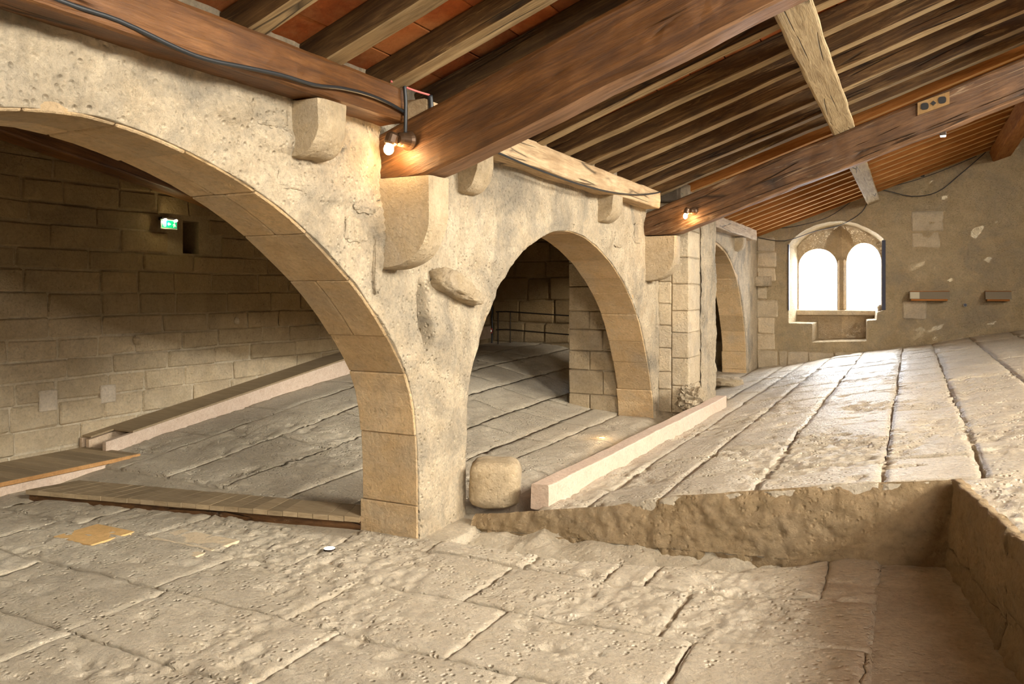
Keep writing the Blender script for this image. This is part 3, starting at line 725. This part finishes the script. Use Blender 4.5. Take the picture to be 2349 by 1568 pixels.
for k, y in enumerate(raf):
    wd = random.uniform(.038, .050) if y < 3.3 else .036; hgt = .056 if y < 3.3 else .056
    new = y > 3.4; x0, x1 = -1.0, XR+.1; off = hgt/2/math.cos(math.atan(S))
    yc = y+wd/2
    o = beam('rafter', (x0, yc, zr(x0)+.029), (x1, yc, zr(x1)+.029), wd, hgt*.97 if not new else .054, 'newrafter' if new else 'rafter', n=40, wob=.0022 if not new else .0005, cham=.004 if not new else .002, under='underrafter' if not new else 'undernew')
    if y < 1.36:
        i = len(seca)-1-ca; ca += 1
        lab = 'dark weathered rafter above the left wall plate, %s in front of the nearest tie beam' % ords[i].replace('nearest', 'first')
    elif y < 3.2:
        lab = 'weathered brown rafter between the two tie beams, %s beyond the nearest tie beam' % ords[cb].replace('nearest', 'first'); cb += 1
    else:
        lab = 'slim orange rafter near the back wall, %s beyond the farther tie beam' % ords[cc].replace('nearest', 'first') if new else 'weathered rafter lying right over the farther tie beam'
        cc += 1 if new else 0
    tag(o, lab, 'rafter', 'rafters under the tile ceiling')
# terracotta tiles between the rafters
nt = 0; rest = []
def tilemesh(name):
    v, f = cbox(-.049, .049, -.09, .09, 0, .010, .0015)
    me = bpy.data.meshes.new(name); me.from_pydata([(a*K, b2*K, c*K) for a, b2, c in v], [], f); me.materials.append(M['tile']); return me
for a_, b_ in zip(raf, raf[1:]):
    gap = b_-a_
    if gap < .1: gap = .12
    v, f = cbox(-.0495, .0495, -gap/2-.001, gap/2+.001, -.005, .005, .0012)
    me = bpy.data.meshes.new('tile'); me.from_pydata([(a*K, b2*K, c*K) for a, b2, c in v], [], f); me.materials.append(M['tile'])
    x = -.985; yc = (a_+b_)/2+.03
    while x < XR:
        z = zr(x)+.0635; vis = a_ > .3 and (nt < 296) and x < .45 and (a_ < 3.0 or x < .1)
        if vis:
            o = bpy.data.objects.new('tile', me); C.objects.link(o)
            o.parent = ceiling; o.location = V(x, yc, z+random.uniform(-.002, .001))-ceiling.location
            o.rotation_euler = (random.uniform(-.01, .01), -math.atan(S)+random.uniform(-.01, .01), 0); nt += 1
        else:
            t = -math.atan(S); rest.append(([(x+a*math.cos(t)+c*math.sin(t), yc+b2, z-a*math.sin(t)+c*math.cos(t)) for a, b2, c in v], f))
        x += .0955
o = obj('tiles', *join(rest), 'tile', ceiling); o['kind'] = 'stuff'
# tie beams (principal rafters), each on its big corbel
def tiebeam(y0, w_, mat, lab, x0=-1.015, h_=.132):
    zb = lambda x: .2395+.352*(x+.872)
    ca_ = math.cos(math.atan(.352)); x1 = XR+.1; c0 = (x0, y0+w_/2, zb(x0)+h_/2/ca_)
    th = math.atan(.352)
    def cut(xl, a):      # horizontal seat on the corbel: world z >= .2395
        return ((.2400-c0[2])*K - xl*math.sin(th))/math.cos(th)
    o = beam('tie_beam', c0, (x1, y0+w_/2, zb(x1)+h_/2/ca_), w_, h_, mat, n=90, wob=.0022, cham=.011, cut0=cut, under='underbeam')
    return tag(o, lab, 'beam', 'sloping tie beams on stone corbels')
tiebeam(1.355, .072, 'beam', 'huge varnished brown beam running from the near corbel up across the ceiling', h_=.134)
tiebeam(3.205, .074, 'beam2', 'dark brown beam resting on the farther corbel below the pale purlin')
# purlins
pa = math.atan(S)
def purlin(x, w_, h_, mat, lab, zoff=.0):
    z = zr(x)-h_/2/math.cos(pa)-.001+zoff
    o = beam('purlin', (x, -1.33, z), (x, YB+.02, z), w_, h_, mat, n=120, wob=.0012, cham=.007, roll=-pa)
    return tag(o, lab, 'beam', 'purlins along the roof')
purlin(-.235, .082, .060, 'purlin', 'pale rough-hewn purlin passing over both tie beams')
purlin(.505, .105, .075, 'newrafter', 'reddish brown purlin at the right edge, ending in the back wall')
purlin(1.25, .09, .07, 'purlin', 'highest purlin, beyond the right edge of the photograph')
bpy.data.objects.remove(bpy.data.objects['purlin.002'])
# wall plates
tag(beam('wall_plate', (-.967, -1.3, .3825), (-.967, 1.353, .3825), .072, .074, 'plate', n=90, wob=.002, cham=.009), 'long orange-brown wall plate over the big arch, with a black cable', 'beam', 'wall plates on small corbels')
tag(beam('wall_plate', (-.967, 1.428, .3825), (-.967, 3.202, .3825), .070, .073, 'plate2', n=70, wob=.002, cham=.006), 'pale weathered wall plate over the pointed arch', 'beam', 'wall plates on small corbels')
tag(beam('wall_plate', (-.967, 3.90, .385), (-.967, 5.5, .385), .068, .07, 'plate2', n=40, wob=.002, cham=.006), 'short wall plate beyond the buttress, ending before the back wall', 'beam', 'wall plates on small corbels')
tag(beam('bracing_timber', (-2.44, 1.20, .56), (-2.44, 2.35, .36), .09, .10, 'plate', n=20, wob=.002), 'dark reddish timber sloping down the upper far wall behind the big arch', 'beam')
# short packing timber on the buttress top
tag(beam('packing_timber', (-.99, 3.50, .452), (-.72, 3.50, .475), .07, .03, 'plate2', n=8), 'short pale packing timber on top of the buttress', 'timber')
# ------------------------------------------------------------------ loose pieces
def rock(name, c, r, mat, n=3, amp=.12, fr=9, sq=2.0, rot=0, seed=0, flat=False):
    """superellipsoid stone, r = half sizes"""
    nu, nv = 40, 26; vs = []
    e = 2/sq
    sp = lambda t: math.copysign(abs(t)**e, t)
    for i in range(nv+1):
        ph = -math.pi/2+math.pi*i/nv
        for j in range(nu):
            th = 2*math.pi*j/nu; d = Vector((sp(math.cos(ph))*sp(math.cos(th)), sp(math.cos(ph))*sp(math.sin(th)), sp(math.sin(ph))))
            q = 1+amp*(fb(d.x*fr*.3+seed, d.y*fr*.3, d.z*fr*.3, .8, 5))
            x, y, z = d.x*r[0]*q, d.y*r[1]*q, d.z*r[2]*q
            vs.append((c[0]+x*math.cos(rot)-y*math.sin(rot), c[1]+x*math.sin(rot)+y*math.cos(rot), c[2]+z))
    fs = [[i*nu+j, i*nu+(j+1) % nu, (i+1)*nu+(j+1) % nu, (i+1)*nu+j] for i in range(nv) for j in range(nu)]
    return obj(name, vs, fs, mat, smooth=not flat)
for c_, r_, ro in (((-.985, 1.61, .018), (.040, .075, .028), -.30), ((-.99, 1.69, -.008), (.035, .06, .020), -.2)):
    o = rock('ledge_stone', c_, r_, 'corbel', amp=.12, fr=9, sq=3.2, rot=0, seed=c_[1]); o.location -= wall_middle.location; o.parent = wall_middle; o.rotation_euler.x = ro
for c_, r_ in (((-1.003, 1.265, .255), (.013, .050, .028)), ((-1.002, 1.300, .190), (.012, .042, .030)), ((-1.002, 1.27, .125), (.011, .040, .025)), ((-1.003, 1.10, .205), (.012, .06, .020)), ((-1.0, 1.337, .060), (.013, .011, .060)), ((-1.002, 1.03, .31), (.011, .045, .022)), ((-1.003, 2.86, .20), (.013, .05, .03)), ((-1.003, 3.1, .24), (.012, .05, .04))):
    o = rock('stone', c_, r_, 'plaster', amp=.16, fr=12, sq=4, seed=c_[1]); o.location -= wall_middle.location; o.parent = wall_middle
tag(rock('stone_block', (-.935, 1.752, -.478), (.064, .060, .058), 'corbel', amp=.05, fr=6, sq=4.6, rot=.42), 'squat rounded stone block between the near pier and the pink stone beam', 'stone')
tag(rock('rubble_boulder', (-.825, 3.30, -.448), (.055, .05, .052), 'plaster', amp=.35, fr=13, sq=2.8, seed=4, flat=True), 'rough lumpy boulder at the foot of the white buttress', 'stone')
tag(rock('flat_stone', (-.95, 4.62, -.515), (.09, .13, .032), 'corbel', amp=.15, fr=7, sq=2.4, rot=.3, seed=9), 'low flat rounded stone on the floor behind the white buttress', 'stone')
pb = beam('stone_beam', (-.783, 1.690, F(-.783)+.022), (-.736, 3.46, F(-.736)+.019), .046, .062, 'pink', n=80, wob=.0009, cham=.003, roll=0)
tag(pb, 'long pinkish squared stone beam lying diagonally on the floor by the arches', 'stone beam')
# in-floor spotlight and its lamp
spot = empty('floor_spotlight', (-1.12, 1.337, -.552), 'small round glowing spotlight sunk in the floor left of the near pier', 'lamp')
obj('rim', *lathe([(-.01, .0125), (.0025, .0125), (.0028, .0105), (-.01, .0105)], (-1.12, 1.337, -.5545), (0, 0, 1), 24), 'iron', spot)
obj('lens', *lathe([(-.004, .0118), (.0028, .0118), (.0042, .006)], (-1.12, 1.337, -.5545), (0, 0, 1), 24), 'whitelamp', spot)
spot2 = empty('floor_spotlight', (-1.036, 2.788, -.552), 'small warm orange glowing spotlight in the floor under the pointed arch', 'lamp')
obj('rim', *lathe([(-.01, .0125), (.0025, .0125), (.0028, .0105), (-.01, .0105)], (-1.036, 2.788, -.549), (0, 0, 1), 24), 'iron', spot2)
obj('lens', *lathe([(-.004, .0118), (.003, .0118), (.0045, .006)], (-1.036, 2.788, -.549), (0, 0, 1), 24), 'warmlens', spot2)
l = bpy.data.lights.new('spot_glow', 'POINT'); l.energy = 1.2; l.color = (1, .62, .28); l.shadow_soft_size = .03
o = bpy.data.objects.new('spot_glow', l); C.objects.link(o); o.location = V(-1.036, 2.788, -.515)
# threshold of boards behind the big arch
th = empty('board_threshold', (-1.65, 1.45, -.56), 'low wooden threshold of short cross boards running left from the near pier', 'boardwalk')
def th_pt(u, v): # u along, v across
    a = Vector((-1.158, 1.490)).lerp(Vector((-2.12, 1.293)), u); b2 = Vector((-1.20, 1.585)).lerp(Vector((-2.096, 1.43)), u); return a.lerp(b2, v)
N = 24
for k in range(N):
    u0, u1 = k/N+.0008, (k+1)/N-.0008; vs = []
    r = random.uniform(-.008, .01)
    for u, v in ((u0, r), (u1, r), (u1, 1), (u0, 1)):
        p = th_pt(u, v); vs += [(p.x, p.y, -.530-.012), (p.x, p.y, -.530+random.uniform(-.0006, .0006))]
    obj('board', vs, [[0, 2, 3, 1], [2, 4, 5, 3], [4, 6, 7, 5], [6, 0, 1, 7], [1, 3, 5, 7], [0, 6, 4, 2]], 'boardtop', th)
vs = []
for u, v in ((.0, .07), (1, .07), (1, .93), (.0, .93)):
    p = th_pt(u, v); vs += [(p.x, p.y, -.575), (p.x, p.y, -.5425)]
obj('bearer', vs, [[0, 2, 3, 1], [2, 4, 5, 3], [4, 6, 7, 5], [6, 0, 1, 7], [1, 3, 5, 7], [0, 6, 4, 2]], 'beam2', th)
# raised boardwalk at the left
bw = empty('boardwalk', (-2.34, 1.2, -.58), 'raised boardwalk of cross boards with a pale side panel at the left edge', 'boardwalk')
y = .5
while y < 1.70:
    block('board', -2.485, -2.222, y+.0008, min(y+.046, 1.722)-.0008, -.532, -.520, 'boardtop', bw, b=.0012); y += .046
block('side_panel', -2.240, -2.228, .5, 1.700, -.60, -.5325, 'pinkpine', bw, b=.001)
block('end_post', -2.245, -2.220, 1.701, 1.723, -.575, -.5325, 'endgrain', bw, b=.001)
block('edge_strip', -2.2215, -2.218, .5, 1.723, -.532, -.520, 'endgrain', bw, b=.0008)
# long boxed timber climbing beside the far wall
cu = empty('boxed_timber', (-2.43, 1.72, -.53), 'long limed timber boxing sloping up along the foot of the far wall', 'timber')
def inclined(name, x0, x1, pts, mat):
    vs = []
    for y, zb_, zt_ in pts: vs += [(x0, y, zb_), (x1, y, zb_), (x1, y, zt_), (x0, y, zt_)]
    n = len(pts); fs = [[i*4+k, i*4+(k+1) % 4, (i+1)*4+(k+1) % 4, (i+1)*4+k][::-1] for i in range(n-1) for k in range(4)]
    fs += [[0, 1, 2, 3], [n*4-1, n*4-2, n*4-3, n*4-4]]
    return obj(name, vs, fs, mat, cu)
def zt(y): return interp([(1.7, -.490), (2.94, -.312), (3.4, -.262), (4.0, -.225), (4.4, -.21)], y)
def line(y0, y1, t, b2, n=16): return [(y0+(y1-y0)*i/n, zt(y0+(y1-y0)*i/n)-b2, zt(y0+(y1-y0)*i/n)-t) for i in range(n+1)]
inclined('side_board', -2.372, -2.355, line(1.70, 4.35, .001, .075), 'pinkpine')
inclined('side_board', -2.497, -2.485, line(1.705, 4.35, .001, .06), 'pine')
inclined('side_board', -2.470, -2.455, line(1.71, 2.2, .005, .06), 'pine')
tp = line(1.80, 4.35, -.006, .0); inclined('cover_board', -2.497, -2.354, tp, 'boardtop')
inclined('cover_board', -2.497, -2.452, line(1.715, 1.799, -.006, .0, 2), 'boardtop')
# metal railing in front of the alcove wall
ra = empty('railing', (-2.1, 4.5, -.36), 'thin dark metal railing before the rough wall seen through the pointed arch', 'railing')
def rail(z0, z1): tube('rail', [(-2.43, 4.56, z0), (-2.36, 4.56, z0+.002), (-2.32, 4.56, z0+.001), (-1.9, 4.56, (z0+z1)/2-.001), (-1.45, 4.56, z1)], .0042, 'iron', ra)
rail(-.128, -.165); rail(-.245, -.285)
for x in (-2.415, -2.325): tube('post', [(x, 4.56, -.385), (x, 4.56, -.25), (x, 4.56, -.128)], .0045 if x < -2.4 else .0035, 'iron', ra)
cb_ = tube('corner_cable', [(-2.485, 4.60, -.37), (-2.483, 4.605, -.25), (-2.488, 4.61, -.17), (-2.48, 4.60, -.12), (-2.488, 4.60, -.05), (-2.484, 4.6, .02)], .006, 'black')
tag(cb_, 'thick black cable running down the corner beside the railing', 'cable')
fc = empty('fire_call_point', (XL+.01, 4.565, -.265), 'small red fire call point on the wall left of the railing', 'alarm')
block('housing', XL+.003, XL+.025, 4.535, 4.595, -.272, -.238, 'red', fc, b=.002); block('panel', XL+.024, XL+.027, 4.552, 4.578, -.262, -.248, 'white', fc, b=.001)
# exit sign
es = empty('exit_sign', (XL+.01, 2.046, .236), 'small green emergency exit sign glowing under two lamps on the dark far wall', 'sign')
sx = XL+.024
block('mounting', XL+.002, sx, 2.016, 2.078, .268, .279, 'iron', es, b=.001); block('frame', sx-.004, sx+.001, 2.009, 2.083, .2355, .272, 'clearframe', es, b=.001)
gp = block('green_panel', sx+.0008, sx+.0025, 2.014, 2.079, .241, .268, 'green', es, b=.0004)
def flat(name, pts, x, mat, parent, th_=.0006):
    n = len(pts); vs = [(x, a, b2) for a, b2 in pts]+[(x+th_, a, b2) for a, b2 in pts]
    return obj(name, vs, [list(range(n))[::-1], list(range(n, 2*n))]+[[i, (i+1) % n, n+(i+1) % n, n+i] for i in range(n)], mat, parent)
xs_ = sx+.0024
flat('door_symbol', [(2.021, .244), (2.030, .244), (2.030, .266), (2.021, .266)], xs_, 'white', gp); flat('door_opening', [(2.0228, .245), (2.0282, .245), (2.0282, .2645), (2.0228, .2645)], xs_+.0005, 'green', gp)
flat('arrow', [(2.037, .2545), (2.044, .261), (2.044, .2565), (2.052, .2565), (2.052, .2525), (2.044, .2525), (2.044, .248)], xs_, 'white', gp)
man = [(2.066, .258), (2.0705, .2575), (2.072, .252), (2.076, .247), (2.0745, .2455), (2.0695, .2495), (2.067, .245), (2.0645, .2435), (2.063, .245), (2.0655, .249), (2.0655, .2525), (2.061, .2505), (2.060, .2525), (2.0635, .256)]
flat('running_figure', man, xs_, 'white', gp)
flat('figure_head', [(2.068+.0018*math.cos(a*.785), .2608+.0018*math.sin(a*.785)) for a in range(8)], xs_, 'white', gp)
for yy in (2.022, 2.070):
    obj('lamp', *lathe([(-.003, .002), (0, .0075), (.004, .0075), (.005, .003)], (sx+.006, yy, .2700), (.6, 0, -1), 12), 'whitelamp', es)
l = bpy.data.lights.new('sign_glow', 'POINT'); l.energy = 1.0; l.color = (1, .95, .55); l.shadow_soft_size = .02
o = bpy.data.objects.new('sign_glow', l); C.objects.link(o); o.location = V(sx+.018, 2.03, .262)
# lamps on the beams
def beamlamp(c, lab, yb, r=.017, pw=14):
    e = empty('beam_lamp', c, lab, 'lamp', 'warm bulb lamps on the tie beams')
    x, y, z = c
    so = obj('socket', *lathe([(0, r*1.15), (.004, r*1.2), (.010, r*.95), (.030, r*.85), (.034, r*.5)], (x+.012, yb, z+.022), (-.15, -1, -.05), 20), 'fixture', e)
    obj('hood', *lathe([(0, r*.5), (.006, r*.8), (.022, r*.82), (.026, r*.62)], (x-.004, yb-.034, z+.034), (-.2, -.25, -1), 18), 'fixture', e)
    obj('bulb', *lathe([(0, r*.35), (.004, r*.55), (.011, r*.62), (.017, r*.5), (.021, r*.2)], (x-.010, yb-.040, z+.010), (-.1, -.1, -1), 18), 'bulb', so)
    l = bpy.data.lights.new('bulb_light', 'POINT'); l.energy = pw; l.color = (1, .60, .26); l.shadow_soft_size = .03
    o = bpy.data.objects.new('bulb_light', l); C.objects.link(o); o.location = V(x+.010, yb-.026, z-.004)
beamlamp((-.935, 1.31, .290), 'glowing bulb lamp in a bronze holder at the wall end of the nearest beam', 1.353, pw=3.0)
beamlamp((-.805, 3.16, .308), 'small glowing bulb lamp on the side of the farther dark beam', 3.203, r=.014, pw=4)
sl = empty('strip_lamp', (.1, 3.24, .565), 'tiny lit white lamp under the farther beam near the right edge', 'lamp')
block('housing', .092, .113, 3.240, 3.262, .567, .580, 'iron', sl, b=.002); block('lens', .094, .112, 3.242, 3.260, .563, .5675, 'whitelamp', sl, b=.001)
# hollow clay block on the far beam
hb = empty('hollow_clay_block', (.07, 3.24, .655), 'tan clay block with two round holes and a diamond hole on the farther beam', 'block')
SB = .30
def hbp(x, z): return z+SB*(x-.07)
vs = []
for x in (.020, .121):
    for y in (3.195, 3.27):
        for zz in (.653, .698): vs.append((x, y, hbp(x, zz)))
obj('body', vs, box(0, 1, 0, 1, 0, 1)[1], 'clay', hb)
for cx in (.043, .098):
    vs = [(cx+.0125*math.copysign(abs(math.cos(a*math.pi/12))**.7, math.cos(a*math.pi/12)), 3.1935, hbp(cx, .676)+.0125*math.copysign(abs(math.sin(a*math.pi/12))**.7, math.sin(a*math.pi/12))) for a in range(24)]
    obj('round_hole', vs+[(a, b2+.003, c) for a, b2, c in vs], [list(range(24)), list(range(24, 48))[::-1]]+[[i, (i+1) % 24, 24+(i+1) % 24, 24+i] for i in range(24)], 'dark', hb)
vs = [(.0705+dx, 3.1935, hbp(.0705, .676)+dz) for dx, dz in ((-.009, 0), (0, .009), (.009, 0), (0, -.009))]
obj('diamond_hole', vs+[(a, b2+.003, c) for a, b2, c in vs], [[0, 1, 2, 3], [7, 6, 5, 4]]+[[i, (i+1) % 4, 4+(i+1) % 4, 4+i] for i in range(4)], 'dark', hb)
# black clamp and wires on the back wall
tag(block('cable_clip', .055, .078, YB-.03, YB-.002, .765, .812, 'black', b=.002), 'small black box high on the back wall below the rafters', 'box')
w1 = [(-.985, .394), (-.804, .366), (-.601, .428), (-.431, .467), (-.30, .55), (-.212, .690), (-.001, .639), (.152, .659), (.277, .76), (.428, .900)]
w2 = [(-.99, .405), (-.924, .455), (-.716, .478), (-.515, .531), (-.348, .643), (-.239, .69), (.025, .753), (.202, .813), (.375, .885)]
tag(tube('electric_wire', [(x, YB-.016, z) for x, z in w1], .0026, 'black'), 'thin dark wire sagging lowest across the back wall above the window', 'cable')
tag(tube('electric_wire', [(x, YB-.016, z-.008) for x, z in w2], .0022, 'black'), 'thin dark wire following the rafter line high on the back wall', 'cable')
# cables on the wall plates
c1 = [(.45, .368), (.605, .356), (.688, .356), (.785, .345), (.839, .344), (.908, .351), (.984, .358), (1.069, .361), (1.14, .372), (1.217, .378), (1.287, .376), (1.345, .368)]
tag(tube('cable', [(-.9275, y, z) for y, z in c1], .0036, 'black'), 'black cable draped along the orange wall plate', 'cable')
c2 = [(1.45, .365), (1.75, .351), (1.9, .344), (2.071, .340), (2.305, .338), (2.586, .346), (2.877, .369), (3.10, .400), (3.19, .416)]
tag(tube('cable', [(-.9275, y, z) for y, z in c2], .003, 'black'), 'thin black cable along the pale wall plate over the pointed arch', 'cable')
for y, r, lab in ((1.345-.002, .0030, 'thin black cable strap down the end of the orange wall plate'), (1.40, 0, '')):
    if r: tag(tube('cable_strap', [(-.925, y-.006, .424), (-.922, y-.006, .39), (-.922, y-.006, .35), (-.924, y-.004, .325)], r*1.3, 'black'), lab, 'cable')
tag(tube('cable_strap', [(-.925, 1.434, .424), (-.923, 1.434, .40), (-.924, 1.434, .375), (-.926, 1.434, .352)], .0055, 'black'), 'thick black cable bundle on the wall plate just above the nearest tie beam', 'cable')
tag(tube('conduit', [(-.932, 1.30, .4235), (-.930, 1.35, .4225), (-.929, 1.39, .423), (-.926, 1.432, .4245)], .0024, 'pinktube'), 'pink cable sleeve on top of the wall plate by the nearest tie beam', 'cable')
# display rails on the back wall
def display(x0, x1, z0, z1, lab, lbl):
    e = empty('display_rail', ((x0+x1)/2, YB-.04, z0), lab, 'display', 'wall display rails')
    vs = []
    for x in (x0, x1): vs += [(x, YB-.075, z0+.012), (x, YB+.0, z0+.012), (x, YB+.0, z1), (x, YB-.045, z1)]
    obj('sloping_panel', vs, [[0, 1, 2, 3], [7, 6, 5, 4], [0, 4, 5, 1], [1, 5, 6, 2], [2, 6, 7, 3], [3, 7, 4, 0]], 'grey', e)
    block('wooden_tray', x0+.008, x1-.012, YB-.077, YB-.002, z0, z0+.0118, 'newrafter', e, b=.001)
    block('top_strip', x0, x1, YB-.05, YB-.002, z1, z1+.004, 'newrafter', e, b=.001)
    if lbl:
        vs = []
        for x in (x0+.003, x0+.058):
            vs += [(x, YB-.0765, z0+.014), (x, YB-.0475, z1-.003), (x, YB-.0465, z1-.003), (x, YB-.0755, z0+.014)]
        obj('label_plate', vs, [[0, 1, 2, 3], [7, 6, 5, 4], [0, 4, 5, 1], [1, 5, 6, 2], [2, 6, 7, 3], [3, 7, 4, 0]], 'label', e)
display(-.010, .222, -.056, .004, 'wall display rail with a cream label, right of the window', True)
display(.4215, .563, -.056, .004, 'shorter wall display rail without a label, at the right edge', False)
ve = empty('vent_pipe', (.30, YB, -.09), 'small round dark vent opening in the back wall between the display rails', 'vent')
obj('pipe_rim', *lathe([(0, .012), (.02, .012), (.02, .009), (.004, .009)], (.312, YB-.012+.02, -.083), (0, -1, 0), 16), 'grey', ve)
obj('pipe_bore', *lathe([(0, .0088), (.0205, .0088)], (.312, YB-.012+.02, -.083), (0, -1, 0), 16), 'jamb', ve)
